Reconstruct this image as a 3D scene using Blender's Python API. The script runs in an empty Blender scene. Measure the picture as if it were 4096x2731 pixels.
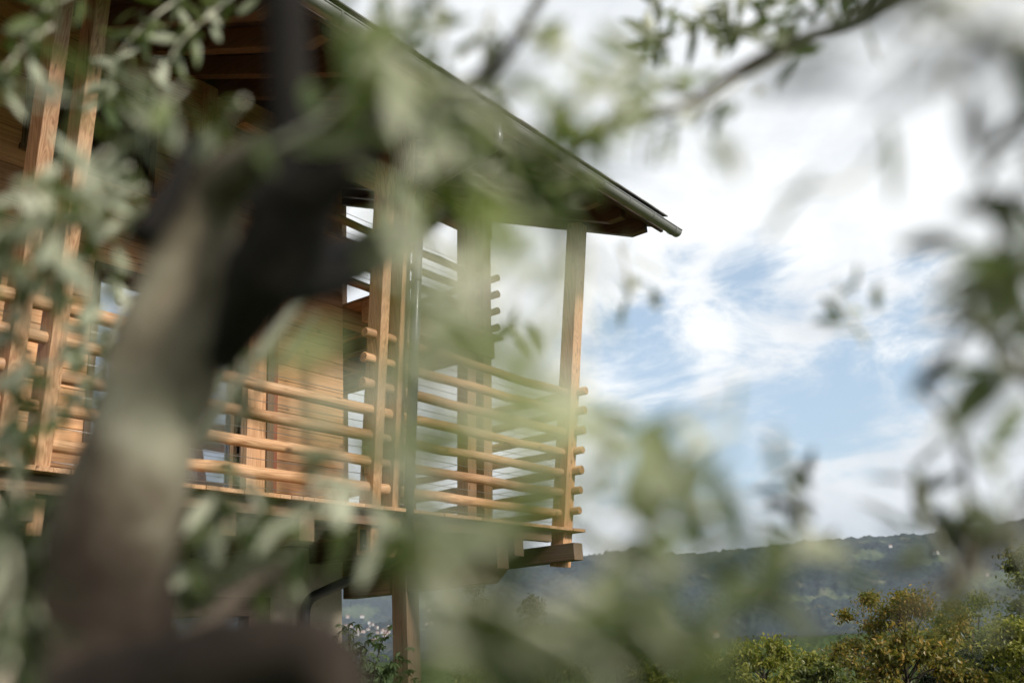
import bpy, math, random
import numpy as np
from mathutils import Vector, Matrix
R = math.radians
rng = np.random.default_rng(7)
random.seed(7)

# ------------------------------------------------------------------ camera
scene = bpy.context.scene
YAW, PITCH, ROLL = 0.6169, 0.3038, -0.0598
CAM = np.array([-7.491, -7.0851, 0.0])
FPX = 3981.3
def cam_axes():
    F = np.array([math.cos(YAW)*math.cos(PITCH), math.sin(YAW)*math.cos(PITCH), math.sin(PITCH)])
    r = np.array([math.sin(YAW), -math.cos(YAW), 0.0])
    u = np.cross(r, F)
    c, s = math.cos(ROLL), math.sin(ROLL)
    return c*r+s*u, -s*r+c*u, F
CR, CU, CF = cam_axes()
cd = bpy.data.cameras.new('camera')
cam = bpy.data.objects.new('camera', cd)
scene.collection.objects.link(cam)
cam.matrix_world = Matrix(((CR[0], CU[0], -CF[0], CAM[0]), (CR[1], CU[1], -CF[1], CAM[1]),
                           (CR[2], CU[2], -CF[2], CAM[2]), (0, 0, 0, 1)))
cd.sensor_width = 36.0
cd.lens = FPX/4096*36.0
cd.clip_start = 0.05
cd.clip_end = 30000
cd.dof.use_dof = True
cd.dof.focus_distance = 11.5
cd.dof.aperture_fstop = 1.8
cd.dof.aperture_blades = 9
scene.camera = cam
def at(px, py, depth):
    "point seen at pixel (px,py) of the 4096 px photograph, `depth` metres along the view axis"
    return CAM + depth*(CF + CR*(px-2048)/FPX - CU*(py-1365.5)/FPX)
def m_at(px, py, depth):            # the same, in the 2352 px wide view
    return at(px*4096/2352, py*4096/2352, depth)

# ------------------------------------------------------------------ light
scene.view_settings.view_transform = 'Standard'
scene.view_settings.look = 'None'
scene.view_settings.exposure = 0.68
scene.view_settings.gamma = 1.0
SUN_DIR = Vector((-0.12, -0.85, 0.47)).normalized()
SUN_EL = math.asin(SUN_DIR.z)
SUN_AZ = math.atan2(SUN_DIR.x, SUN_DIR.y)
world = bpy.data.worlds.new('World')
scene.world = world
world.use_nodes = True
def build_world():
    nt = world.node_tree; nt.nodes.clear(); L = nt.links.new
    def N(t, **k):
        n = nt.nodes.new(t)
        for a, b in k.items(): setattr(n, a, b)
        return n
    out = N('ShaderNodeOutputWorld'); bg = N('ShaderNodeBackground')
    bg.inputs['Strength'].default_value = 0.1
    L(bg.outputs[0], out.inputs[0])
    sky = N('ShaderNodeTexSky', sky_type='NISHITA', sun_disc=False)
    sky.sun_elevation = SUN_EL; sky.sun_rotation = SUN_AZ
    sky.air_density = 1.0; sky.dust_density = 1.2; sky.ozone_density = 1.0
    tc = N('ShaderNodeTexCoord')
    def M(op, a, b=None, c=None):
        n = N('ShaderNodeMath', operation=op)
        for i, v in enumerate((a, b, c)):
            if v is None: continue
            if isinstance(v, (int, float)): n.inputs[i].default_value = v
            else: L(v, n.inputs[i])
        return n.outputs[0]
    def noise(scale, detail, rough, vs, rot=(0, 0, 0), loc=(0, 0, 0), dist=0.0):
        mp = N('ShaderNodeMapping'); mp.inputs['Scale'].default_value = vs
        mp.inputs['Rotation'].default_value = rot; mp.inputs['Location'].default_value = loc
        L(tc.outputs['Generated'], mp.inputs[0])
        n = N('ShaderNodeTexNoise'); n.inputs['Scale'].default_value = scale
        n.inputs['Detail'].default_value = detail; n.inputs['Roughness'].default_value = rough
        n.inputs['Distortion'].default_value = dist
        L(mp.outputs[0], n.inputs['Vector']); return n.outputs['Fac']
    big = noise(2.5, 10, 0.64, (1, 1, 2.2), loc=(1.3, 0.4, 0.2), dist=0.35)
    fine = noise(7.0, 9, 0.68, (1, 1, 2.3), loc=(0.2, 3.1, 0), dist=0.5)
    dens = M('ADD', M('MULTIPLY', big, 0.46), M('MULTIPLY', fine, 0.54))
    # the gaps where blue shows are in one quarter of the sky: each lowers the cloud density around a direction
    gaps = None
    wn = N('ShaderNodeTexNoise'); wn.inputs['Scale'].default_value = 5.0; wn.inputs['Detail'].default_value = 5
    L(tc.outputs['Generated'], wn.inputs['Vector'])
    wv = N('ShaderNodeVectorMath', operation='MULTIPLY_ADD'); wv.inputs[1].default_value = (.16, .16, .16)
    L(wn.outputs['Color'], wv.inputs[0])
    w0 = N('ShaderNodeVectorMath', operation='SUBTRACT'); w0.inputs[1].default_value = (.08, .08, .08); L(tc.outputs['Generated'], w0.inputs[0])
    L(w0.outputs[0], wv.inputs[2])
    for (px, py, rad, k) in GAPS:
        d = CF + CR*(px-2048)/FPX - CU*(py-1365.5)/FPX; d = d/np.linalg.norm(d)
        vm = N('ShaderNodeVectorMath', operation='DISTANCE'); vm.inputs[1].default_value = tuple(d)
        L(wv.outputs[0], vm.inputs[0])
        mr = N('ShaderNodeMapRange', interpolation_type='SMOOTHSTEP')
        mr.inputs['From Min'].default_value = 0; mr.inputs['From Max'].default_value = rad
        mr.inputs['To Min'].default_value = k; mr.inputs['To Max'].default_value = 0
        L(vm.outputs['Value'], mr.inputs['Value'])
        gaps = mr.outputs[0] if gaps is None else M('MAXIMUM', gaps, mr.outputs[0])
    cov = M('SUBTRACT', M('ADD', dens, 0.20), gaps)
    ramp = N('ShaderNodeMapRange', interpolation_type='SMOOTHSTEP')
    ramp.inputs['From Min'].default_value = 0.40; ramp.inputs['From Max'].default_value = 0.57
    L(cov, ramp.inputs['Value'])
    shade = noise(3.1, 7, 0.6, (1, 1, 1.8), loc=(4.0, 1.0, 2.0), dist=0.3)
    cr = N('ShaderNodeValToRGB')
    cr.color_ramp.elements[0].position = 0.34; cr.color_ramp.elements[0].color = (4.7, 4.9, 5.2, 1)
    cr.color_ramp.elements[1].position = 0.56; cr.color_ramp.elements[1].color = (6.7, 6.8, 6.85, 1)
    L(shade, cr.inputs[0])
    # cloud is brightest round the veiled sun, behind the viewer
    vs_ = N('ShaderNodeVectorMath', operation='DISTANCE'); vs_.inputs[1].default_value = tuple(SUN_DIR)
    L(tc.outputs['Generated'], vs_.inputs[0])
    gl = N('ShaderNodeMapRange', interpolation_type='SMOOTHSTEP')
    gl.inputs['From Min'].default_value = 0; gl.inputs['From Max'].default_value = 1.0
    gl.inputs['To Min'].default_value = 2.0; gl.inputs['To Max'].default_value = 0.52
    L(vs_.outputs['Value'], gl.inputs['Value'])
    # and towards the view; cloud elsewhere is dimmed to weaken the fill light
    vb = N('ShaderNodeVectorMath', operation='DISTANCE'); vb.inputs[1].default_value = (math.cos(R(33))*.93, math.sin(R(33))*.93, .37)
    L(tc.outputs['Generated'], vb.inputs[0])
    gb = N('ShaderNodeMapRange', interpolation_type='SMOOTHSTEP')
    gb.inputs['From Min'].default_value = 0.5; gb.inputs['From Max'].default_value = 1.1
    gb.inputs['To Min'].default_value = 1.06; gb.inputs['To Max'].default_value = 0.5
    L(vb.outputs['Value'], gb.inputs['Value'])
    gm = N('ShaderNodeMix', data_type='RGBA', blend_type='MULTIPLY'); gm.inputs[0].default_value = 1
    L(cr.outputs[0], gm.inputs[6]); L(M('MAXIMUM', gl.outputs[0], gb.outputs[0]), gm.inputs[7])
    # blue of the gaps is thinned by high cirrus
    veil = N('ShaderNodeMix', data_type='RGBA'); veil.inputs[0].default_value = 0.34
    L(sky.outputs[0], veil.inputs[6]); veil.inputs[7].default_value = (5.2, 6.4, 7.4, 1)
    mx = N('ShaderNodeMix', data_type='RGBA')
    L(ramp.outputs[0], mx.inputs[0]); L(veil.outputs[2], mx.inputs[6]); L(gm.outputs[2], mx.inputs[7])
    L(mx.outputs[2], bg.inputs['Color'])
GAPS = [(3150, 1520, 0.22, 0.31), (3400, 1440, 0.17, 0.30), (2600, 1450, 0.18, 0.31), (2850, 1780, 0.17, 0.31), (3030, 1120, 0.11, 0.31),
        (3700, 1390, 0.13, 0.26), (3720, 1080, 0.08, 0.24), (2680, 1010, 0.08, 0.24), (2820, 1330, 0.09, 0.26)]
build_world()
sd = bpy.data.lights.new('sun', 'SUN'); sd.energy = 3.0; sd.angle = R(8); sd.color = (1.0, 0.94, 0.85)
sun = bpy.data.objects.new('sun', sd); scene.collection.objects.link(sun)
sun.rotation_euler = (-SUN_DIR).to_track_quat('-Z', 'Y').to_euler()

# ------------------------------------------------------------------ helpers
def tag(o, label=None, cat=None, group=None, kind=None):
    for k, v in (('label', label), ('category', cat), ('group', group), ('kind', kind)):
        if v: o[k] = v
    return o
def empty(name, loc):
    o = bpy.data.objects.new(name, None); scene.collection.objects.link(o)
    o.location = loc; o.empty_display_size = 0.2
    o['_org'] = tuple(float(v) for v in loc)
    return o
class MB:
    def __init__(s): s.v = []; s.f = []; s.m = []; s.sm = []
    def add(s, vs, fs, mi=0, smooth=False):
        b = len(s.v); s.v.extend([tuple(map(float, p)) for p in vs])
        for f in fs: s.f.append(tuple(b+i for i in f)); s.m.append(mi); s.sm.append(smooth)
        return s
    def box(s, x0, x1, y0, y1, z0, z1, mi=0):
        vs = [(x, y, z) for z in (z0, z1) for y in (y0, y1) for x in (x0, x1)]
        return s.add(vs, [(0, 2, 3, 1), (4, 5, 7, 6), (0, 1, 5, 4), (2, 6, 7, 3), (0, 4, 6, 2), (1, 3, 7, 5)], mi)
    def beam(s, p0, p1, w, h, side=(1, 0, 0), mi=0):
        "box along p0-p1, w across `side`, h across the third direction"
        p0 = np.array(p0, float); p1 = np.array(p1, float); d = p1-p0; d /= np.linalg.norm(d)
        a = np.array(side, float); a -= d*(a@d); a /= np.linalg.norm(a); b = np.cross(d, a)
        vs = [p+a*sx*w/2+b*sy*h/2 for p in (p0, p1) for sy in (-1, 1) for sx in (-1, 1)]
        return s.add(vs, [(0, 2, 3, 1), (4, 5, 7, 6), (0, 1, 5, 4), (2, 6, 7, 3), (0, 4, 6, 2), (1, 3, 7, 5)], mi)
    def prism(s, poly, axis, t0, t1, mi=0):
        "polygon in the plane across `axis` swept from t0 to t1"
        def p(a, b, t):
            return {'x': (t, a, b), 'y': (a, t, b), 'z': (a, b, t)}[axis]
        n = len(poly); vs = [p(a, b, t0) for a, b in poly]+[p(a, b, t1) for a, b in poly]
        fs = [tuple(range(n))[::-1], tuple(range(n, 2*n))]+[(i, (i+1) % n, n+(i+1) % n, n+i) for i in range(n)]
        return s.add(vs, fs, mi)
    def tube(s, pts, rad, n=12, mi=0, cap=0, capm=None, wob=0.0):
        pts = [np.array(p, float) for p in pts]; k = len(pts)
        if not hasattr(rad, '__len__'): rad = [rad]*k
        t = [(pts[min(i+1, k-1)]-pts[max(i-1, 0)]) for i in range(k)]
        t = [x/max(np.linalg.norm(x), 1e-9) for x in t]
        ref = np.array([0, 0, 1.0]) if abs(t[0][2]) < .9 else np.array([1.0, 0, 0])
        u = np.cross(t[0], ref); u /= np.linalg.norm(u)
        vs = []
        for i in range(k):
            u = u-t[i]*(u@t[i]); u /= np.linalg.norm(u); w = np.cross(t[i], u)
            for j in range(n):
                a = 2*math.pi*j/n
                rr = rad[i]*(1+(wob*random.uniform(-1, 1) if wob else 0))
                vs.append(pts[i]+(u*math.cos(a)+w*math.sin(a))*rr)
        fs = [(i*n+j, i*n+(j+1) % n, (i+1)*n+(j+1) % n, (i+1)*n+j) for i in range(k-1) for j in range(n)]
        b = len(s.v)
        s.add(vs, fs, mi, True)
        cm = mi if capm is None else capm
        s.f.append(tuple(b+j for j in range(n))[::-1]); s.m.append(cm); s.sm.append(False)
        s.f.append(tuple(b+(k-1)*n+j for j in range(n))); s.m.append(cm); s.sm.append(False)
        return s
    def build(s, name, mats, parent=None, bevel=0.0, org=None):
        if not isinstance(mats, (list, tuple)): mats = [mats]
        if org is None:
            r = parent
            while r is not None and '_org' not in r: r = r.parent
            org = r['_org'] if r is not None else (0, 0, 0)
        me = bpy.data.meshes.new(name)
        v = np.array(s.v)-np.array(org)
        me.from_pydata(v.tolist(), [], s.f)
        for m in mats: me.materials.append(m)
        me.polygons.foreach_set('material_index', s.m)
        me.polygons.foreach_set('use_smooth', s.sm)
        me.update()
        o = bpy.data.objects.new(name, me); scene.collection.objects.link(o)
        if parent is not None: o.parent = parent
        if bevel:
            b = o.modifiers.new('bevel', 'BEVEL'); b.width = bevel; b.segments = 2; b.limit_method = 'ANGLE'; b.angle_limit = R(50)
        return o

# ------------------------------------------------------------------ materials
class NT:
    def __init__(s, name):
        s.mat = bpy.data.materials.new(name); s.mat.use_nodes = True
        s.nt = s.mat.node_tree; s.nt.nodes.clear()
        s.out = s.nt.nodes.new('ShaderNodeOutputMaterial')
    def N(s, t, **k):
        n = s.nt.nodes.new(t)
        for a, b in k.items(): setattr(n, a, b)
        return n
    def L(s, a, b): s.nt.links.new(a, b)
    def math(s, op, a, b=None, c=None):
        n = s.N('ShaderNodeMath', operation=op)
        for i, v in enumerate((a, b, c)):
            if v is None: continue
            if isinstance(v, (int, float)): n.inputs[i].default_value = v
            else: s.L(v, n.inputs[i])
        return n.outputs[0]
    def mix(s, fac, a, b, blend='MIX'):
        n = s.N('ShaderNodeMix', data_type='RGBA', blend_type=blend)
        for i, v in ((0, fac), (6, a), (7, b)):
            if isinstance(v, (int, float)): n.inputs[i].default_value = v
            elif isinstance(v, tuple): n.inputs[i].default_value = v if len(v) == 4 else v+(1,)
            else: s.L(v, n.inputs[i])
        return n.outputs[2]
    def ramp(s, fac, stops):
        n = s.N('ShaderNodeValToRGB'); e = n.color_ramp.elements
        while len(e) < len(stops): e.new(0.5)
        for q, (p, c) in zip(e, stops):
            q.position = p; q.color = c if len(c) == 4 else tuple(c)+(1,)
        s.L(fac, n.inputs[0]); return n.outputs[0]
    def coords(s, scale=(1, 1, 1), jitter=0.0, kind='Object', rot=(0, 0, 0)):
        tc = s.N('ShaderNodeTexCoord'); mp = s.N('ShaderNodeMapping')
        mp.inputs['Scale'].default_value = scale; mp.inputs['Rotation'].default_value = rot
        s.L(tc.outputs[kind], mp.inputs[0])
        if jitter:
            oi = s.N('ShaderNodeObjectInfo'); geo = s.N('ShaderNodeNewGeometry')
            v = s.math('ADD', s.math('MULTIPLY', oi.outputs['Random'], jitter), s.math('MULTIPLY', geo.outputs['Random Per Island'], jitter))
            cb = s.N('ShaderNodeCombineXYZ')
            for i in range(3): s.L(v, cb.inputs[i])
            s.L(cb.outputs[0], mp.inputs['Location'])
        return mp.outputs[0]
    def noise(s, vec, scale, detail=4, rough=.55, dist=0.0):
        n = s.N('ShaderNodeTexNoise'); n.inputs['Scale'].default_value = scale
        n.inputs['Detail'].default_value = detail; n.inputs['Roughness'].default_value = rough; n.inputs['Distortion'].default_value = dist
        s.L(vec, n.inputs['Vector']); return n.outputs['Fac']
    def bsdf(s, col, rough=.6, bump=None, bstr=.3, bdist=.01, spec=.4, metal=0.0):
        b = s.N('ShaderNodeBsdfPrincipled')
        if isinstance(col, tuple): b.inputs['Base Color'].default_value = col if len(col) == 4 else col+(1,)
        else: s.L(col, b.inputs['Base Color'])
        if isinstance(rough, (int, float)): b.inputs['Roughness'].default_value = rough
        else: s.L(rough, b.inputs['Roughness'])
        b.inputs['Specular IOR Level'].default_value = spec; b.inputs['Metallic'].default_value = metal
        if bump is not None:
            bp = s.N('ShaderNodeBump'); bp.inputs['Strength'].default_value = bstr; bp.inputs['Distance'].default_value = bdist
            s.L(bump, bp.inputs['Height']); s.L(bp.outputs[0], b.inputs['Normal'])
        s.L(b.outputs[0], s.out.inputs[0]); return b

def wood(name, axis, light=(.58, .36, .20), dark=(.32, .16, .075), knots=True, rough=.55):
    n = NT(name); st = {'x': (.045, 1, 1), 'y': (1, .045, 1), 'z': (1, 1, .045)}[axis]
    g = n.coords(st, jitter=37.0)
    rings = n.N('ShaderNodeTexNoise'); rings.inputs['Scale'].default_value = 9; rings.inputs['Detail'].default_value = 2
    rings.inputs['Distortion'].default_value = .6
    n.L(g, rings.inputs['Vector'])
    grain = n.math('FRACT', n.math('MULTIPLY', rings.outputs['Fac'], 11.0))
    grain = n.math('ABSOLUTE', n.math('SUBTRACT', grain, .55))
    fib = n.noise(n.coords({'x': (.03, 1, 1), 'y': (1, .03, 1), 'z': (1, 1, .03)}[axis], jitter=11.0), 90, 3, .6)
    blot = n.noise(n.coords((1, 1, 1), jitter=23.0), 1.7, 4, .6)
    fac = n.math('ADD', n.math('MULTIPLY', grain, .75), n.math('MULTIPLY', fib, .55))
    col = n.ramp(fac, [(.18, dark), (.62, light), (.9, tuple(min(1, c*1.12) for c in light))])
    geo = n.N('ShaderNodeNewGeometry'); oi = n.N('ShaderNodeObjectInfo')
    hue = n.math('FRACT', n.math('ADD', n.math('MULTIPLY', geo.outputs['Random Per Island'], 7.31), oi.outputs['Random']))
    tone = n.ramp(n.math('ADD', n.math('MULTIPLY', hue, .6), n.math('MULTIPLY', blot, .5)),
                  [(.15, (.62, .55, .50)), (.5, (.97, .94, .91)), (.85, (1.18, 1.09, 1.0))])
    col = n.mix(1.0, col, tone, 'MULTIPLY')
    # greyed, weathered stretches and long drying checks
    wth = n.noise(n.coords({'x': (.35, 1, 1), 'y': (1, .35, 1), 'z': (1, 1, .35)}[axis], jitter=31.0), 3.2, 4, .6)
    col = n.mix(n.math('MULTIPLY', n.ramp(wth, [(.48, (0, 0, 0)), (.68, (1, 1, 1))]), .40), col, tuple(c*.62+.075 for c in light))
    crk = n.noise(n.coords({'x': (.02, 1, 1), 'y': (1, .02, 1), 'z': (1, 1, .02)}[axis], jitter=17.0), 34, 2, .5)
    col = n.mix(n.ramp(crk, [(.66, (0, 0, 0)), (.70, (.75, .75, .75))]), col, tuple(c*.30 for c in dark))
    if knots:
        vo = n.N('ShaderNodeTexVoronoi'); vo.inputs['Scale'].default_value = 7.5; vo.inputs['Randomness'].default_value = 1
        ks = {'x': (.55, 1, 1), 'y': (1, .55, 1), 'z': (1, 1, .55)}[axis]
        n.L(n.coords(ks, jitter=5.0), vo.inputs['Vector'])
        sep = n.N('ShaderNodeSeparateColor'); n.L(vo.outputs['Color'], sep.inputs[0])
        rad = n.math('MULTIPLY', n.math('MAXIMUM', n.math('SUBTRACT', sep.outputs[0], .30), 0.0), .42)
        k = n.N('ShaderNodeMapRange', interpolation_type='SMOOTHSTEP')
        n.L(vo.outputs['Distance'], k.inputs['Value']); k.inputs['From Min'].default_value = 0
        n.L(rad, k.inputs['From Max']); k.inputs['To Min'].default_value = .88; k.inputs['To Max'].default_value = 0
        col = n.mix(k.outputs[0], col, (.10, .040, .018))
    n.bsdf(col, rough, fac, .25, .004)
    return n.mat
M = {}
for a in 'xyz':
    M['wood_'+a] = wood('larch_'+a, a)
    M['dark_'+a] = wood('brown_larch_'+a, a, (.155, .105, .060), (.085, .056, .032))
M['plank_x'] = wood('plank_larch_x', 'x', (.63, .37, .19), (.44, .23, .105))
M['soffit'] = wood('shaded_soffit', 'x', (.075, .040, .021), (.045, .023, .012), False)  # deep shade under the roof is put into this near-black brown
M['rafter'] = wood('shaded_rafter', 'y', (.17, .088, .042), (.10, .05, .024))  # darkened like the boards: roof shade sits in the colour
def end_grain():
    n = NT('end_grain'); c = n.coords((1, 1, 1), jitter=9.0)
    w = n.noise(c, 26, 3, .6); col = n.ramp(w, [(.3, (.20, .085, .035)), (.7, (.42, .215, .095))])
    n.bsdf(col, .7, w, .3, .004); return n.mat
M['end'] = end_grain()
def plaster():
    n = NT('plaster'); c = n.coords()
    f = n.noise(c, 55, 5, .7); b = n.noise(c, 1.6, 4, .6)
    col = n.ramp(b, [(.3, (.42, .355, .275)), (.7, (.54, .465, .365))])
    pit = n.ramp(n.noise(c, 95, 2, .5), [(.27, (.25, .22, .2)), (.36, (1, 1, 1))])
    col = n.mix(1.0, col, pit, 'MULTIPLY'); n.bsdf(col, .9, f, .5, .01, .2); return n.mat
M['plaster'] = plaster()
def metal(name, col, rough, met=1.0):
    n = NT(name); c = n.coords()
    f = n.noise(c, 6, 4, .6); r = n.math('ADD', n.math('MULTIPLY', f, .15), rough-.07)
    cc = n.mix(f, tuple(x*.8 for x in col), col); n.bsdf(cc, r, metal=met, spec=.5); return n.mat
M['zinc'] = metal('titanium_zinc', (.36, .36, .34), .42, .45)
M['pipe'] = metal('grey_downpipe', (.13, .135, .145), .27, .3)
M['cable'] = metal('steel_cable', (.45, .44, .42), .35)
M['black_metal'] = metal('dark_pipe', (.045, .052, .058), .42, .6)
def tiles():
    n = NT('roof_tiles'); c = n.coords(); f = n.noise(c, 8, 5, .6)
    n.bsdf(n.ramp(f, [(.3, (.07, .066, .062)), (.7, (.13, .12, .11))]), .8, f, .4, .02); return n.mat
M['tiles'] = tiles()
def glass():
    n = NT('window_glass')
    b = n.bsdf((.50, .55, .62), .03, metal=.92, spec=.6); return n.mat
M['glass'] = glass()
def plain(name, col, rough=.8, var=.25, scale=6):
    n = NT(name); f = n.noise(n.coords(), scale, 4, .6)
    n.bsdf(n.mix(f, tuple(x*(1-var) for x in col), tuple(x*(1+var) for x in col)), rough, f, .2, .01); return n.mat
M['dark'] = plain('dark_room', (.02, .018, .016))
M['frame_red'] = plain('reddish_frame', (.24, .085, .045), .55)
def leaf_mat(name, a, b, trans=.35, rough=.45, third=None):
    n = NT(name); geo = n.N('ShaderNodeNewGeometry')
    oi = n.noise(n.coords(), 1.1, 3, .5)
    v = n.math('ADD', n.math('MULTIPLY', geo.outputs['Random Per Island'], .7), n.math('MULTIPLY', oi, .3))
    stops = [(.1, a), (.9, b)] if third is None else [(.1, a), (.6, b), (.9, third)]
    col = n.ramp(v, stops)
    p = n.N('ShaderNodeBsdfPrincipled'); n.L(col, p.inputs['Base Color']); p.inputs['Roughness'].default_value = rough
    p.inputs['Specular IOR Level'].default_value = .35
    t = n.N('ShaderNodeBsdfTranslucent'); n.L(n.mix(1.0, col, (1.15, 1.25, .6), 'MULTIPLY'), t.inputs[0])
    mx = n.N('ShaderNodeMixShader'); mx.inputs[0].default_value = trans
    n.L(p.outputs[0], mx.inputs[1]); n.L(t.outputs[0], mx.inputs[2]); n.L(mx.outputs[0], n.out.inputs[0]); return n.mat
M['olive_top'] = leaf_mat('olive_leaf_upper', (.06, .10, .03), (.22, .26, .10), .42, .38)
M['olive_under'] = leaf_mat('olive_leaf_underside', (.40, .43, .30), (.64, .64, .50), .38, .6)
M['olive_mid'] = leaf_mat('olive_green_leaf', (.09, .125, .045), (.22, .255, .115), .45, .45)
M['olive_dark'] = leaf_mat('olive_silhouette_leaf', (.04, .058, .026), (.11, .13, .065), .35, .5)  # dark leaf copy: silhouette without backlight put into the colour
M['olive_backlit'] = leaf_mat('olive_backlit_leaf', (.33, .37, .20), (.56, .58, .37), .55, .4)  # pale leaf copy: backlight near the lens put into the colour
def bark(name, a, b, c_):
    n = NT(name); v = n.coords((1, 1, 1)); f = n.noise(v, 26, 6, .65, .4); g = n.noise(v, 5.5, 4, .55, .3)
    col = n.ramp(n.math('ADD', n.math('MULTIPLY', f, .4), n.math('MULTIPLY', g, .6)), [(.34, a), (.5, b), (.66, c_)])
    n.bsdf(col, .85, f, .7, .006, .2); return n.mat
M['olive_bark_mid'] = bark('brown_olive_bark', (.012, .009, .007), (.036, .027, .020), (.085, .066, .050))
M['olive_bark'] = bark('olive_bark', (.030, .023, .017), (.095, .074, .055), (.20, .17, .125))
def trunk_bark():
    # brown bark; the pale band along the mid trunk paints its highlight by height
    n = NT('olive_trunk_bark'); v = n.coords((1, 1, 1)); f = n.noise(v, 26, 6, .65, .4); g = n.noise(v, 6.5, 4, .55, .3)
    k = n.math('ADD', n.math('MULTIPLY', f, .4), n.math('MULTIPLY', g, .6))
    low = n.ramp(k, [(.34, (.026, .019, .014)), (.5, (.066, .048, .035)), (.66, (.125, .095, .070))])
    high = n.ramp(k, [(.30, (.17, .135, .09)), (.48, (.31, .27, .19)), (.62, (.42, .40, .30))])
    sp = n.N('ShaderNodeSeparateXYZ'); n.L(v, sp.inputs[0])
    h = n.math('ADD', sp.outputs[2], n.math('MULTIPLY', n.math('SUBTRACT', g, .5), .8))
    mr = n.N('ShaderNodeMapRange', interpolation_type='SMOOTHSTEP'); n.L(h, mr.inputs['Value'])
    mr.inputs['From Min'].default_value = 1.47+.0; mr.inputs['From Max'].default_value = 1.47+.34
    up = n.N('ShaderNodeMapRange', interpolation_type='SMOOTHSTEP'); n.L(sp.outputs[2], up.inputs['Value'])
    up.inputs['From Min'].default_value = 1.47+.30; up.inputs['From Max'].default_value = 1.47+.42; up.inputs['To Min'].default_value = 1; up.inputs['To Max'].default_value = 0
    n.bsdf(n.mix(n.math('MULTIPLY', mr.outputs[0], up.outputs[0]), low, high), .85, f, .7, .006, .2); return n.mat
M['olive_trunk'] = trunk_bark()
M['olive_bark_shaded'] = bark('dark_olive_bark', (.004, .0036, .003), (.010, .008, .006), (.030, .025, .018))  # for the limbs: the crown's shade is put into the bark colour
M['twig'] = bark('olive_twig', (.40, .38, .28), (.62, .60, .46), (.76, .74, .61))
M['bark'] = bark('tree_bark', (.02, .016, .012), (.05, .04, .03), (.09, .075, .06))

# ------------------------------------------------------------------ terrain
RIDGE = [(0, 4.9), (8, 4.8), (10.2, 4.65), (16.3, 4.38), (22.8, 4.47), (27.6, 4.68), (28.9, 4.93), (32.2, 4.85), (34, 4.78), (36.3, 4.6), (37.6, 4.2),
         (38.6, 3.7), (40, 3.0), (42, 2.2), (45, 1.5), (50, 1.2), (60, 1.0), (75, 1.5), (110, 3), (150, 4), (200, 4), (260, 3), (320, 4), (360, 5.2)]
def sm(a, b, x):
    t = np.clip((x-a)/(b-a), 0, 1); return t*t*(3-2*t)
_perm = rng.random((64, 64))
def vnoise(x, y):
    xi = np.floor(x).astype(int); yi = np.floor(y).astype(int); fx = x-xi; fy = y-yi
    fx = fx*fx*(3-2*fx); fy = fy*fy*(3-2*fy)
    g = lambda i, j: _perm[i % 64, j % 64]
    return (g(xi, yi)*(1-fx)+g(xi+1, yi)*fx)*(1-fy)+(g(xi, yi+1)*(1-fx)+g(xi+1, yi+1)*fx)*fy
def fbm(x, y, o=5):
    s = 0; a = .5
    for k in range(o): s = s+a*(vnoise(x+17*k, y+31*k)-.5); x = x*2.03; y = y*2.03; a *= .5
    return s
def terrain_z(x, y):
    dx = x-CAM[0]; dy = y-CAM[1]; r = np.hypot(dx, dy); az = np.degrees(np.arctan2(dy, dx)) % 360
    ridge = np.interp(az, [a for a, _ in RIDGE], [e for _, e in RIDGE])
    el = np.interp(r, [0, 60, 120, 300, 700, 1100, 1500, 2000], [0, -6, -7, -5.2, -3.6, -2.4, -.9, 1.0])
    z1 = r*np.tan(np.radians(el))
    far = np.interp(r, [0, 2000, 2800], [0, 1, 1]); 
    zr = 2800*np.tan(np.radians(ridge))
    t = sm(1900, 2800, r)
    z_side = (2000*np.tan(np.radians(1.0)))*(1-t)+zr*t
    z_mid = np.where(r < 2000, z1, z_side)
    # behind the ridge the land falls a little, a farther ridge stands to the left
    back = sm(2800, 3600, r); z_mid = z_mid*(1-back*.35)
    far_el = np.interp(az, [0, 34, 37, 39.2, 41, 43.6, 46, 55, 70, 120, 360], [2, 2, 3.2, 3.78, 4.25, 4.6, 4.8, 5.0, 5.0, 3, 2])
    t2 = sm(3000, 4600, r)
    z_mid = np.maximum(z_mid, 4600*np.tan(np.radians(far_el))*t2*(1-.4*sm(4600, 6000, r)))
    amp = np.interp(r, [0, 200, 700, 1500, 2800, 6000], [0, 3, 14, 40, 55, 60])
    n = fbm(dx/420.0+3, dy/420.0+9, 6)*amp + fbm(dx/34.0, dy/34.0, 3)*np.interp(r, [0, 300, 1500, 6000], [0, 4, 20, 26])
    n = n+np.maximum(fbm(dx/11.0+5, dy/11.0, 2), -.1)*np.interp(r, [0, 900, 1800, 6000], [0, 3, 26, 30])
    z_mid = z_mid+n*sm(150, 600, r)
    # garden terrace round the house and the tree
    q = np.maximum(np.maximum(x-6.0, 0)+np.maximum(-15-x, 0), np.maximum(y-13, 0)+np.maximum(-16-y, 0))
    w = sm(2, 45, q); base = -1.45+.05*np.sin(x*1.3)*np.cos(y*1.1)
    near = base-q*.33*sm(0, 12, q)
    return np.where(r < 60, near, near*(1-sm(60, 110, r))+z_mid*sm(60, 110, r))
def far_point(px, py):
    d = CF + CR*(px-2048)/FPX - CU*(py-1365.5)/FPX; t = np.geomspace(150, 7000, 6000)
    p = CAM+t[:, None]*d; z = terrain_z(p[:, 0], p[:, 1]); hit = np.where(p[:, 2] < z)[0]
    return p[hit[0]] if len(hit) else None
MEADOWS = [(2740, 2575, 130), (2920, 2196, 60), (3130, 2238, 45), (3480, 2212, 60), (3735, 2240, 45), (3960, 2318, 110), (1430, 2440, 80), (1720, 2415, 90), (1400, 2590, 70), (1500, 2660, 90)]
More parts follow.
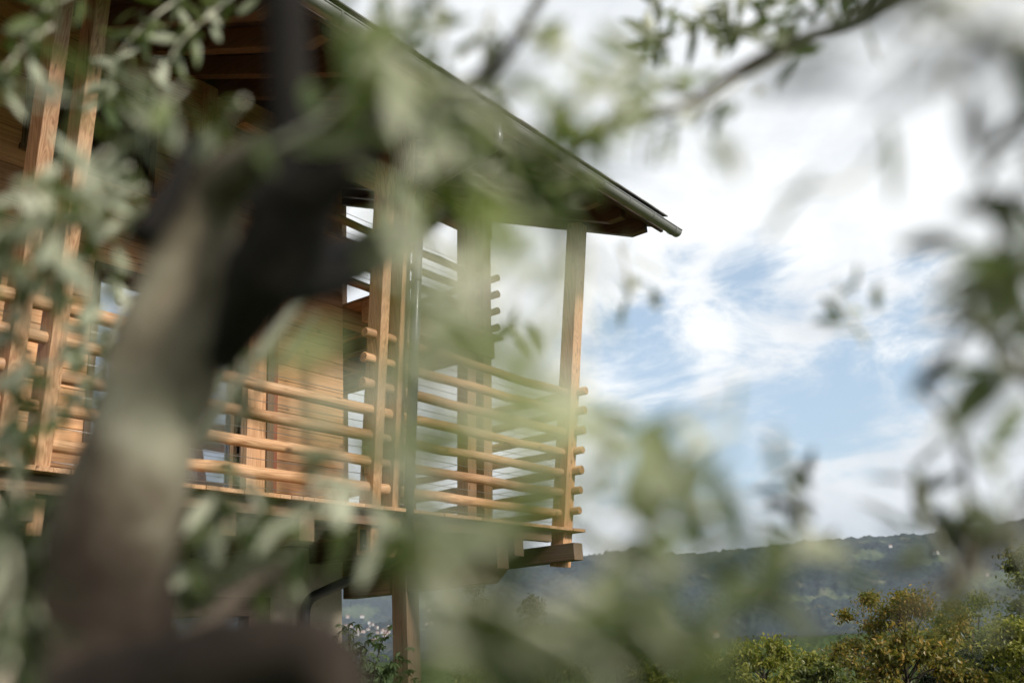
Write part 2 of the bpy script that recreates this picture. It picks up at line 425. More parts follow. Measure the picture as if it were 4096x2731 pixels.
def build_terrain():
    azs = np.unique(np.concatenate([np.arange(0, 70, .11), np.arange(70, 360, 2.5)]))
    rs = np.concatenate([np.array([0.05, 2, 4, 6, 8, 10, 12, 14, 16, 18, 20, 23, 26, 30, 35, 40, 46, 52, 60, 70, 82, 95, 110]), np.geomspace(125, 1100, 40), np.linspace(1130, 2000, 40)[0:], np.linspace(2010, 2900, 110), np.linspace(2950, 4700, 60), np.linspace(4900, 9000, 12)])
    A, Q = np.meshgrid(np.radians(azs), rs, indexing='ij')
    x = CAM[0]+Q*np.cos(A); y = CAM[1]+Q*np.sin(A); z = terrain_z(x, y)
    na, nr = A.shape
    v = np.stack([x, y, z], -1).reshape(-1, 3)
    i = np.arange(na); j = np.arange(nr-1); I, J = np.meshgrid(i, j, indexing='ij'); I2 = (I+1) % na
    f = np.stack([I*nr+J, I*nr+J+1, I2*nr+J+1, I2*nr+J], -1).reshape(-1, 4)
    me = bpy.data.meshes.new('terrain'); me.from_pydata(v.tolist(), [], f.tolist())
    me.polygons.foreach_set('use_smooth', [True]*len(f))
    n = NT('hillside'); c = n.coords((1, 1, 1))
    big = n.noise(c, .0042, 6, .58, .4); mid = n.noise(c, .021, 5, .6); tree = n.noise(c, .13, 4, .7); near = n.noise(c, 1.2, 6, .7)
    forest = n.ramp(tree, [(.36, (.008, .011, .011)), (.5, (.026, .033, .028)), (.64, (.058, .066, .046))])
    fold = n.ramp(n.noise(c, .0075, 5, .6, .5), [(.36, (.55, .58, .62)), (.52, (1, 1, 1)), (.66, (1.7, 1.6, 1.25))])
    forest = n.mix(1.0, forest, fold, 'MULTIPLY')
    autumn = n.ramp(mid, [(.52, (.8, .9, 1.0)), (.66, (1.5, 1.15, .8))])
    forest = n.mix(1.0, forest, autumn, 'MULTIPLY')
    mead = n.ramp(mid, [(.35, (.055, .075, .036)), (.6, (.09, .105, .052)), (.72, (.18, .17, .12))])
    k = n.ramp(n.math('ADD', n.math('MULTIPLY', big, .7), n.math('MULTIPLY', mid, .3)), [(.59, (0, 0, 0)), (.63, (1, 1, 1))])
    geo = n.N('ShaderNodeNewGeometry')
    wob = n.math('ADD', n.math('MULTIPLY', n.math('SUBTRACT', mid, .5), 2.2), n.math('MULTIPLY', n.math('SUBTRACT', tree, .5), 1.2))
    for (px, py, w) in MEADOWS:                      # clearings that can be made out on the slopes
        p = far_point(px, py)
        if p is None: continue
        dv = n.N('ShaderNodeVectorMath', operation='DISTANCE'); n.L(geo.outputs['Position'], dv.inputs[0]); dv.inputs[1].default_value = tuple(p)
        rad = w*np.linalg.norm(p-CAM)/FPX
        a_ = n.math('ADD', n.math('DIVIDE', dv.outputs['Value'], float(rad)), wob)
        mk = n.N('ShaderNodeMapRange'); n.L(a_, mk.inputs['Value']); mk.inputs['From Min'].default_value = .95; mk.inputs['From Max'].default_value = 1.05
        mk.inputs['To Min'].default_value = 1; mk.inputs['To Max'].default_value = 0
        k = n.math('MAXIMUM', k, mk.outputs[0])
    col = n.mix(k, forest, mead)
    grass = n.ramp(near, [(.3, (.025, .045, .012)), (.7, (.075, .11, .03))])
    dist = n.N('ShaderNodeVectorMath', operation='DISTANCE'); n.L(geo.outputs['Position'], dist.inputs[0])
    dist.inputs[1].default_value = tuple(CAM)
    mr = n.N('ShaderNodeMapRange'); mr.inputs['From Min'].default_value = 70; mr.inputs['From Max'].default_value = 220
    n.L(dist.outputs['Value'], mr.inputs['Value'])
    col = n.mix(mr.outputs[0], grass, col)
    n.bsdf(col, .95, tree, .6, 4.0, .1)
    me.materials.append(n.mat); me.update()
    o = bpy.data.objects.new('ground', me); scene.collection.objects.link(o); tag(o, 'garden terrace falling to a wooded valley and hills', None, None, 'structure'); return o
build_terrain()

# ------------------------------------------------------------------ timber house
ZF, LY, L = 1.50, -0.157, 3.51            # floor of the lower gallery, outward lean of the front posts, right corner post
GR = -1.45                                 # ground at the house
def yl(z): return LY*(z-ZF)
def roof_z(y): return 5.80+.41*y           # underside of the rafters
house = empty('timber_house', (-3.5, 5.0, GR))
tag(house, 'larch timber house with log-railed galleries under a wide eave, seen behind the olive tree', 'house')

# --- walls
WY, WX = 1.5, 0.96
LEFT = -9.4
OPEN = [(-4.6, -3.4, 1.55, 3.85), (-2.36, -1.55, 1.52, 3.86), (-1.35, -0.60, 1.52, 3.60), (-3.2, -1.9, 4.9, 5.9)]
m = MB(); z = 1.30; h = .187
while z < roof_z(WY)+.12:
    z1 = min(z+h-.005, roof_z(WY)+.12)
    cuts = sorted([(a, b) for a, b, c, d in OPEN if c < z+h/2 < d])
    x = LEFT
    for a, b in cuts+[(WX, None)]:
        if a > x+.01: m.box(x, a, WY, WY+.05, z, z1)
        if b is not None: x = b
    z += h
m.build('wood_wall', M['plank_x'], house, .004)
m = MB(); z = 1.30
while z < 8.0:
    # gable side wall, boards cut to the roof slope
    y1 = 11.0
    ylo = max(WY+.052, (z+h-5.80)/.41)
    if ylo < 5.3: m.box(WX-.05, WX-.001, ylo, 10.4-(ylo-WY) if ylo > WY+.06 else 8.9, z, z+h-.005)
    z += h
m.build('wood_wall', M['wood_y'], house, .003)
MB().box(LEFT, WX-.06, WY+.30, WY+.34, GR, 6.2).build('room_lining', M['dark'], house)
MB().box(LEFT, .92, WY, WY+.28, GR-.3, 1.27).box(.64, .92, WY+.281, 9.0, GR-.3, 1.27).build('plaster_wall', M['plaster'], house, .01)
for (a, b, c, d) in OPEN:
    fm = MB()
    fm.box(a-.07, a, WY-.022, WY+.16, c, d).box(b, b+.07, WY-.022, WY+.16, c, d)
    fm.box(a-.07, b+.07, WY-.020, WY+.16, d+.001, d+.085)
    fm.box(a-.09, b+.09, WY-.05, WY+.16, c-.06, c-.001)
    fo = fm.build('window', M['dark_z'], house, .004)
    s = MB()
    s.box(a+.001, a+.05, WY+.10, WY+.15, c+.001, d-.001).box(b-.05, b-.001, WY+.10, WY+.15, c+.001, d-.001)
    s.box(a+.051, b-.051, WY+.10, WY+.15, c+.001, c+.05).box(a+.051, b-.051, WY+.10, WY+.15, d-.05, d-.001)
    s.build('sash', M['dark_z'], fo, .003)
    MB().box(a+.051, b-.051, WY+.118, WY+.130, c+.051, d-.051).build('pane', M['glass'], fo)
# broad jamb boards between glass and planks
MB().box(-.528, -.27, WY-.03, WY-.001, 1.5, 4.1).build('jamb_board', M['wood_z'], house, .004)
MB().box(-.268, -.17, WY-.055, WY-.001, 1.5, 4.1).build('jamb_board', M['dark_z'], house, .004)
MB().box(-.168, -.105, WY-.035, WY-.001, 1.5, 4.1).build('jamb_board', M['frame_red'], house, .004)

# --- decks
def deck(name, x0, x1, y0, y1, zt, t=.036, bw=.135):
    m = MB(); x = x0
    while x < x1-.01:
        e = min(x+bw-.004, x1); o = random.uniform(-.007, .007)
        m.box(x, e, y0+o, y1, zt-t, zt+random.uniform(-.001, .001)); x += bw
    return m.build(name, [M['wood_y']], house, .002)
deck('gallery_floor', LEFT, 3.72, -.13, WY-.06, ZF)
deck('gallery_floor', WX+.06, 3.72, WY-.055, 6.2, ZF-.001)
deck('upper_gallery_floor', WX+.03, 3.60, .93, 6.0, 4.362, .04)

# --- posts (the front ones lean outward, always in pairs)
def post(x, lx, w, d, z0=1.04, z1=None, yb=0.0, ly=LY, dx=0):
    # x, yb: centre of the front face at floor height
    z1 = z1 or 5.62
    p0 = (x+lx*(z0-ZF), yb+ly*(z0-ZF)+d/2, z0); p1 = (x+lx*(z1-ZF), yb+ly*(z1-ZF)+d/2, z1)
    return MB().beam(p0, p1, w, d, (1, 0, 0)).build('post', M['wood_z'], house, .007)
for x, lx in ((-7.15, -.037), (-6.86, -.037), (-3.905, -.037), (-3.61, -.037), (-.06, -.072), (.235, -.072)):
    post(x, lx, .122, .195)
post(L, -.014, .20, .20)
for x, y in ((3.07, 1.24), (3.43, 1.24)):
    post(x, -.012, .19, .19, 1.30, 6.2, y, -.062)
post(3.43, 0, .19, .19, 1.30, 7.4, 4.0, 0)
post(-1.52, 0, .12, .12, 4.2, 6.1, 1.22, -.062)
MB().beam((1.03, .62, GR), (1.03, .62, 6.05), .21, .22).build('post', M['dark_z'], house, .007)
MB().beam((3.3, 4.6, GR-1.2), (3.3, 4.6, 1.09), .24, .24).build('post', M['wood_z'], house, .007)

for x, lx in ((-6.86, -.037), (-3.905, -.037), (-3.61, -.037), (-.06, -.072), (.235, -.072), (L-.04, -.014)):
    zc = 1.2; xc = x+lx*(zc-ZF)-.061; yc = LY*(zc-ZF)+.10
    pb = MB().box(xc-.007, xc+.004, yc-.045, yc+.045, zc-.11, zc+.11)
    for dz in (-.07, .07): pb.tube([(xc-.007, yc, zc+dz), (xc-.022, yc, zc+dz)], .013, 6)
    pb.build('bracket', M['black_metal'], house)
# --- log rails
RS, Z1, RR = .26, ZF+.212, .056
def log(p0, p1, r=RR, mat='x', name='log_rail'):
    p0 = np.array(p0, float); p1 = np.array(p1, float); n = max(4, int(np.linalg.norm(p1-p0)/.35))
    k = random.uniform(.94, 1.05)
    pts = [p0+(p1-p0)*t for t in [0, .008/np.linalg.norm(p1-p0)]]+[p0+(p1-p0)*i/n for i in range(1, n)]
    pts += [p1-(p1-p0)*.008/np.linalg.norm(p1-p0), p1]
    j = [(0, 0, 0) if i in (0, 1) or i >= len(pts)-2 else (0 if mat == 'x' else random.gauss(0, .005), 0 if mat == 'y' else random.gauss(0, .005), random.gauss(0, .005)) for i in range(len(pts))]
    pts = [p+np.array(q) for p, q in zip(pts, j)]
    tp = random.uniform(-.09, .09)
    rad = [r*k*.86*(1-tp)]+[r*k*random.uniform(.95, 1.045)*(1-tp+2*tp*i/len(pts)) for i, _ in enumerate(pts[1:-1])]+[r*k*.86*(1+tp)]
    return MB().tube(pts, rad, 16, 0, capm=1).build(name, [M['wood_'+mat], M['end']], house)
def cable(p0, p1, sag=.01):
    p0 = np.array(p0, float); p1 = np.array(p1, float)
    pts = [p0+(p1-p0)*t-np.array([0, 0, sag*4*t*(1-t)]) for t in np.linspace(0, 1, 7)]
    return MB().tube(pts, .0032, 6).build('railing_cable', M['cable'], house)
RY = .095                                       # rails pass through the middle of the posts
for k in range(7):
    z = Z1+RS*k; y = yl(z)+RY
    cx = -.06-.072*(z-ZF)
    if k < 4:
        log((-3.98-.037*(z-ZF)-.12, y, z), (cx-.02, y, z))
        log((-7.35, y, z), (-4.25, y, z))
    elif k == 4:
        log((-3.98-.3, y, z), (-2.75, y, z))
    log((cx-.20, y, z), (L+.0, y, z)) if k >= 4 else log((cx+.02, y, z), (L+.0, y, z))
    if k < 6:
        zc = z+RS*.5; yc = yl(zc)+RY
        cable((cx+.25, yc, zc), (L, yc, zc))
        if k < 4: cable((-3.6, yc, zc), (cx, yc, zc)); cable((-7, yc, zc), (-3.9, yc, zc))
cable((-3.6, RY, ZF+.09), (-.06, RY, ZF+.09)); cable((.25, RY, ZF+.09), (L, RY, ZF+.09))
# gable side of the lower gallery
for k in range(7):
    z = Z1+RS*k+.022; y = yl(z)
    log((L+.055, y-.13, z), (L+.055, 6.0 if k < 4 else 1.78, z), mat='y')
    if k < 5: cable((L+.03, y+.1, z+RS*.5), (L+.03, 6.0 if k < 4 else 1.6, z+RS*.5))
# upper gallery: front and gable side
UZ = 4.362
for k in range(4):
    z = UZ+.135+.252*k; y = 1.24-.062*(z-ZF)+.09
    log((-1.6, y, z), (3.50, y, z), .05)
    log((3.56, y-.17, z+.02), (3.56, 5.9, z+.02), .05, 'y')
    cable((-1.6, y, z+.126), (3.4, y, z+.126)); cable((3.56, y, z+.146), (3.56, 5.8, z+.146))

# --- floor framing
for x in (-7.4, -5.6, -3.79, -2.89, -1.99, -1.09, .50, 1.37, 2.25):
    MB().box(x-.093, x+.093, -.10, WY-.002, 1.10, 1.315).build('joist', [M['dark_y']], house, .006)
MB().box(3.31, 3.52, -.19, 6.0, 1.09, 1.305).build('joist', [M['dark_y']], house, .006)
MB().box(LEFT, 3.08, -.02, .06, 1.318, 1.461).build('rim_beam', M['dark_x'], house, .006)  # dark wood: stain, plus shading under the deck edge put into the colour
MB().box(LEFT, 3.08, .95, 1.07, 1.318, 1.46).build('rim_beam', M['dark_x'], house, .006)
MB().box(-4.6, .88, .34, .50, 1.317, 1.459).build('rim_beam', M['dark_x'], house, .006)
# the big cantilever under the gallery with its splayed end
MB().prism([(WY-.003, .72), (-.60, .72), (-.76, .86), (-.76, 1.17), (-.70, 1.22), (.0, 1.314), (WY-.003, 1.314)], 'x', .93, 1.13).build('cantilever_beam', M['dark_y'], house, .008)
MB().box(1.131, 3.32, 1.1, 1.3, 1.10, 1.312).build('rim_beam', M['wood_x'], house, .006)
MB().box(1.131, 3.32, 3.3, 3.5, 1.10, 1.312).build('rim_beam', M['wood_x'], house, .006)
# upper floor framing
MB().box(WX+.03, 3.52, 1.04, 1.20, 4.05, 4.318).build('rim_beam', M['wood_x'], house, .006)
MB().box(WX+.002, 3.20, WY+.02, WY+.20, 4.125, 4.317).build('rim_beam', M['wood_x'], house, .006)
for x in (1.5, 2.1, 2.7): MB().box(x-.06, x+.06, WY+.21, 5.8, 4.14, 4.319).build('joist', M['dark_y'], house, .005)
MB().box(3.31, 3.45, WY-.28, 5.8, 4.08, 4.316).build('rim_beam', M['wood_y'], house, .006)
MB().box(WX+.03, 3.30, 3.9, 4.05, 4.02, 4.135).build('rim_beam', M['wood_x'], house, .006)
MB().box(WX+.03, 3.30, 2.7, 2.83, 4.02, 4.134).build('rim_beam', M['wood_x'], house, .006)

# --- roof
RIDGE_Y, EAVE_Y, RX0, RX1 = 5.2, -1.62, -10.0, 3.86
th = math.hypot(1, .41)
x = 3.62
while x > -9.8:
    def rz(y): return roof_z(y)
    poly = [(-1.27, rz(-1.27)), (RIDGE_Y, rz(RIDGE_Y)), (RIDGE_Y, rz(RIDGE_Y)+.23), (-1.50, rz(-1.50)+.23), (-1.50, rz(-1.50)+.10)]
    MB().prism(poly, 'x', x-.06, x+.06).build('rafter', M['rafter'], house, .006)
    if x < 3.7:
        p2 = [(RIDGE_Y+.002, rz(RIDGE_Y)), (11.8, rz(RIDGE_Y)-.41*(11.8-RIDGE_Y)), (11.8, rz(RIDGE_Y)-.41*(11.8-RIDGE_Y)+.23), (RIDGE_Y+.002, rz(RIDGE_Y)+.23)]
    x -= .58
def slab(y0, y1, o0, o1, x0=RX0, x1=RX1):
    return [(y0, roof_z(y0)+o0), (y1, roof_z(y1)+o0), (y1, roof_z(y1)+o1), (y0, roof_z(y0)+o1)]
m = MB()
y = EAVE_Y
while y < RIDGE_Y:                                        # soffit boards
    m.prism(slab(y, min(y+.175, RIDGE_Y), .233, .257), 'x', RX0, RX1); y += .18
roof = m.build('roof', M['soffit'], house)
m = MB().prism(slab(EAVE_Y-.05, RIDGE_Y, .262, .40), 'x', RX0-.02, RX1+.02)
zt = roof_z(RIDGE_Y)
m.prism([(RIDGE_Y+.002, zt+.262), (12.0, zt+.262-.41*(12-RIDGE_Y)), (12.0, zt+.40-.41*(12-RIDGE_Y)), (RIDGE_Y+.002, zt+.40)], 'x', RX0-.02, RX1+.02)
y = EAVE_Y-.09; k = 0
while y < RIDGE_Y:
    x = RX0-.04
    while x < RX1+.04:
        e = min(x+.34, RX1+.05); o = random.uniform(-.004, .006)
        m.prism([(y, roof_z(y)+.425+o), (y+.42, roof_z(y+.42)+.404+o), (y+.42, roof_z(y+.42)+.418+o), (y, roof_z(y)+.443+o)], 'x', x+.002, e-.002); x += .34
    y += .36
m.build('roof_covering', M['tiles'], roof)
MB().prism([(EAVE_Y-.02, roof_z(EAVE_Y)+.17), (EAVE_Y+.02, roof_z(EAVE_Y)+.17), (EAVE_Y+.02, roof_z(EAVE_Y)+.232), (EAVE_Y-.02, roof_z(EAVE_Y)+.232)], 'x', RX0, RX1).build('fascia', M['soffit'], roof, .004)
MB().box(WX-2, 3.56, 1.0, 1.17, 5.90, 6.20).build('purlin', M['wood_x'], house, .006)
MB().box(LEFT, 3.56, 4.2, 4.38, 7.2, 7.52).build('purlin', M['wood_x'], house, .006)
# gutter: half round along the eave with its own end cap and hangers
GZ, GY, GRAD = roof_z(EAVE_Y)+.205, EAVE_Y-.125, .078
m = MB(); n = 14; vs = []
for rr in (GRAD, GRAD-.006):
    for xx in (RX0, RX1+.20):
        for i in range(n+1):
            a = math.pi+math.pi*i/n; vs.append((xx, GY+rr*math.cos(a), GZ+rr*math.sin(a)))
q = n+1; fs = []
for i in range(n):
    fs += [(i, q+i, q+i+1, i+1), (2*q+i, 2*q+i+1, 3*q+i+1, 3*q+i)]
fs += [(0, 2*q, 3*q, q), (n, q+n, 3*q+n, 2*q+n)]
m.add(vs, fs, 0, True)
m.add([(RX1+.201, GY+GRAD*math.cos(math.pi+math.pi*i/n), GZ+GRAD*math.sin(math.pi+math.pi*i/n)) for i in range(n+1)], [tuple(range(n+1))])
m.tube([(RX0, GY-GRAD, GZ), (RX1+.20, GY-GRAD, GZ)], .010, 8)
gut = m.build('gutter', M['zinc'], roof)
x = RX1+.05
while x > -6:
    pts = [(x, GY+(GRAD+.006)*math.cos(math.pi+math.pi*i/12), GZ+(GRAD+.006)*math.sin(math.pi+math.pi*i/12)) for i in range(13)]
    m = MB()
    for a, b in zip(pts[:-1], pts[1:]): m.beam(a, b, .026, .005, (1, 0, 0))
    m.beam(pts[-1], (x, EAVE_Y+.04, GZ+.05), .026, .005, (1, 0, 0))
    m.build('gutter_bracket', M['zinc'], house); x -= .62
# downpipe: swan neck, long leaning run, bend back to the plaster wall
def pipe_pts(ps, rad=.14, n=6):
    ps = [np.array(p, float) for p in ps]; out = [ps[0]]
    for a, b, c in zip(ps[:-2], ps[1:-1], ps[2:]):
        d1 = (a-b)/np.linalg.norm(a-b); d2 = (c-b)/np.linalg.norm(c-b)
        s, e = b+d1*rad, b+d2*rad
        for i in range(n+1):
            t = i/n; out.append(s*(1-t)**2+b*2*t*(1-t)+e*t*t)
    return out+[ps[-1]]
def pz(z): return (.405-.072*(z-ZF)*1.0-.0, -.10+LY*(z-ZF), z)
PX = lambda z: .3-.083*(z-1.5)
dp = MB().tube([(PX(4.75), -.115+LY*3.25, 4.75), (PX(3), -.115+LY*1.5, 3.0), (PX(1.22), -.115+LY*(1.22-ZF), 1.22)], .056, 16).build('downpipe', M['pipe'], house)
tp = np.array([PX(4.75), -.115+LY*3.25, 4.75])
MB().tube(pipe_pts([tp+np.array([.02, .02, -.06]), tp+np.array([-.015, -.02, .10]), np.array([PX(5), GY, 5.02]), np.array([PX(5), GY, GZ-GRAD])], .09), .052, 16).build('pipe_elbow', M['pipe'], dp)
MB().tube(pipe_pts([np.array([PX(1.3), -.115+LY*(1.3-ZF), 1.32]), np.array([PX(1.1)+.0, -.06, 1.05]), np.array([.265, 1.40, .70]), np.array([.265, 1.41, GR])], .16), .054, 16).build('pipe_elbow', M['black_metal'], dp)
for z in (2.2, 3.9):
    MB().tube([(PX(z+.02), -.115+LY*(z+.02-ZF), z+.02), (PX(z-.02), -.115+LY*(z-.02-ZF), z-.02)], .056, 16).build('pipe_clip', M['pipe'], dp)
# cellar window in the plaster wall, heavy dark timber frame
m = MB().box(-1.75, -.24, WY-.12, WY-.002, .53, .72).box(-.52, -.24, WY-.118, WY-.002, -.55, .529).box(-1.75, -1.50, WY-.118, WY-.002, -.55, .529).box(-1.75, -.24, WY-.12, WY-.002, -.70, -.551)
M['tarred'] = wood('tarred_timber', 'x', (.075, .050, .038), (.045, .030, .023))
cw = m.build('cellar_window', M['tarred'], house, .006)
MB().box(-1.499, -.521, WY-.03, WY-.012, -.549, .528).build('pane', M['glass'], cw)

# ------------------------------------------------------------------ leaves
def leaf_mesh(mb, p, d, up, ln, w, curl=.15, two=True):
    d = d/np.linalg.norm(d); s = np.cross(d, up); s /= max(np.linalg.norm(s), 1e-6); nrm = np.cross(s, d)
    prof = [(0, .10), (.18, .62), (.45, 1.0), (.75, .72), (1.0, .04)]
    top = []; 
    for t, ww in prof:
        c = p+d*ln*t-nrm*ln*curl*t*t
        fold = nrm*w*.10*ww
        top += [c-s*w*.5*ww+fold, c, c+s*w*.5*ww+fold]
    fs = []
    for i in range(len(prof)-1):
        a = i*3; fs += [(a, a+1, a+4, a+3), (a+1, a+2, a+5, a+4)]
    mb.add(top, fs, 0, True)
    if two: mb.add([q-nrm*.0006 for q in top], [f[::-1] for f in fs], 1, True)
def unit(v): return v/np.linalg.norm(v)

# ------------------------------------------------------------------ olive tree in front of the lens
tb = at(300, 2900, .80)
olive = empty('olive_tree', (tb[0]-.03, tb[1]-.02, -1.47))
tag(olive, 'blurred old olive tree leaning across the left foreground with silver green leaves', 'tree')
def limb(name, pts, mat, wob=.05, n=22, dense=5, parent=None):
    P = [at(a, b, d) if len(q) == 4 else None for q in pts for a, b, d in [q[:3]]]
    rr = [q[3]*q[2]/FPX for q in pts]
    return limb3(name, P, rr, mat, wob, n, dense, parent)
def limb3(name, P, rr, mat, wob=.05, n=22, dense=5, parent=None):
    # smooth (Catmull-Rom) run through the points with a knobbly radius
    P = [np.array(p) for p in P]; out = []; ro = []
    for i in range(len(P)-1):
        p0 = P[max(i-1, 0)]; p1 = P[i]; p2 = P[i+1]; p3 = P[min(i+2, len(P)-1)]
        for k in range(dense):
            t = k/dense
            out.append(.5*((2*p1)+(-p0+p2)*t+(2*p0-5*p1+4*p2-p3)*t*t+(-p0+3*p1-3*p2+p3)*t**3))
            ro.append((rr[i]*(1-t)+rr[i+1]*t)*(1+random.uniform(-.05, .05)))
    out.append(P[-1]); ro.append(rr[-1])
    return MB().tube(out, ro, n, wob=wob).build(name, mat, parent or olive)
b0 = at(330, 2800, .78)
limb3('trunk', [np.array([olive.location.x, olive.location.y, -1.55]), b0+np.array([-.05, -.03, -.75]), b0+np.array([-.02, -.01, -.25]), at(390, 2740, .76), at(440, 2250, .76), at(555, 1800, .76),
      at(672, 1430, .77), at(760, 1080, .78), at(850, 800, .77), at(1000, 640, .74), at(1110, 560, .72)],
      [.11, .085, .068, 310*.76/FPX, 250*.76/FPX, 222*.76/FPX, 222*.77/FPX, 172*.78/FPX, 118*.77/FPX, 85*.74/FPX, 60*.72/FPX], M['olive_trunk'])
def lm(*pts): return pts
limb('limb', [(880, 1470, .72, 50), (960, 1300, .71, 100), (1060, 1090, .70, 160), (1180, 850, .70, 170), (1190, 600, .71, 115), (1165, 380, .72, 84), (1140, 0, .74, 78), (1120, -400, .78, 74), (1200, -900, .9, 55)], M['olive_bark_shaded'])
limb('limb', [(1100, 900, .70, 150), (1260, 740, .69, 135), (1420, 590, .69, 110), (1580, 470, .70, 90), (1760, 395, .73, 62), (1900, 330, .78, 40), (2050, 180, .86, 26), (2200, -80, .95, 18)], M['olive_bark_shaded'])
limb('limb', [(1080, 1090, .74, 115), (1230, 1100, .80, 112), (1380, 1050, .88, 100), (1540, 980, .98, 76), (1690, 910, 1.06, 46), (1800, 840, 1.1, 22)], M['olive_bark_shaded'], n=14)
limb('limb', [(200, 2900, .70, 250), (600, 2780, .66, 215), (900, 2680, .62, 195), (1150, 2625, .60, 170), (1310, 2670, .58, 140), (1390, 2830, .57, 110), (1420, 3100, .56, 90)], M['olive_bark_mid'])
limb('limb', [(640, 2640, .72, 70), (800, 2520, .74, 48), (950, 2380, .78, 36), (1080, 2290, .84, 22), (1180, 2240, .9, 12)], M['olive_bark'], n=14)
limb('limb', [(560, 950, .70, 60), (640, 850, .72, 60), (720, 700, .75, 40), (760, 560, .8, 24)], M['olive_bark_shaded'], n=14)

def spray(name, pts, nleaf, ln=.049, w=.0125, twig_r=.0022, mat='twig', under=.5, spread=1.0, jit=.01, leaf_tone=False):
    "a twig (pixel, pixel, depth) with opposite leaves; the leaves are a sub-part of it"
    if leaf_tone == 1: ln, w = .034, .0115
    P = [m_at(*p) for p in pts]
    tw = limb3('branch', P, [twig_r]+[twig_r*(1-.6*(i+1)/len(P)) for i in range(len(P)-1)], M[mat], .03, 8, 5)
    m = MB(); seg = len(P)-1
    for i in range(nleaf):
        t = (i+random.random())/nleaf*seg; k = min(int(t), seg-1); f = t-k
        p = P[k]*(1-f)+P[k+1]*f + rng.normal(0, jit, 3)
        d = unit(P[k+1]-P[k]); rnd = unit(rng.normal(0, 1, 3)); side = unit(np.cross(d, rnd))
        dirn = unit(d*random.uniform(.2, .8)+side*random.uniform(.5, 1.0)*spread+np.array([0, 0, random.uniform(-.25, .15)]))
        up = np.array([0, 0, 1.0])+rng.normal(0, .75, 3)
        if random.random() < under: up = -up
        leaf_mesh(m, p, dirn, unit(up), ln*random.uniform(.7, 1.15), w*random.uniform(.8, 1.2), random.uniform(.0, .25))
    m.build(name, [M['olive_backlit'], M['olive_under']] if leaf_tone == 1 else [M['olive_dark'], M['olive_dark']] if leaf_tone == 2 else [M['olive_mid'], M['olive_mid']] if leaf_tone == 3 else [M['olive_top'], M['olive_under']], tw)
    return tw
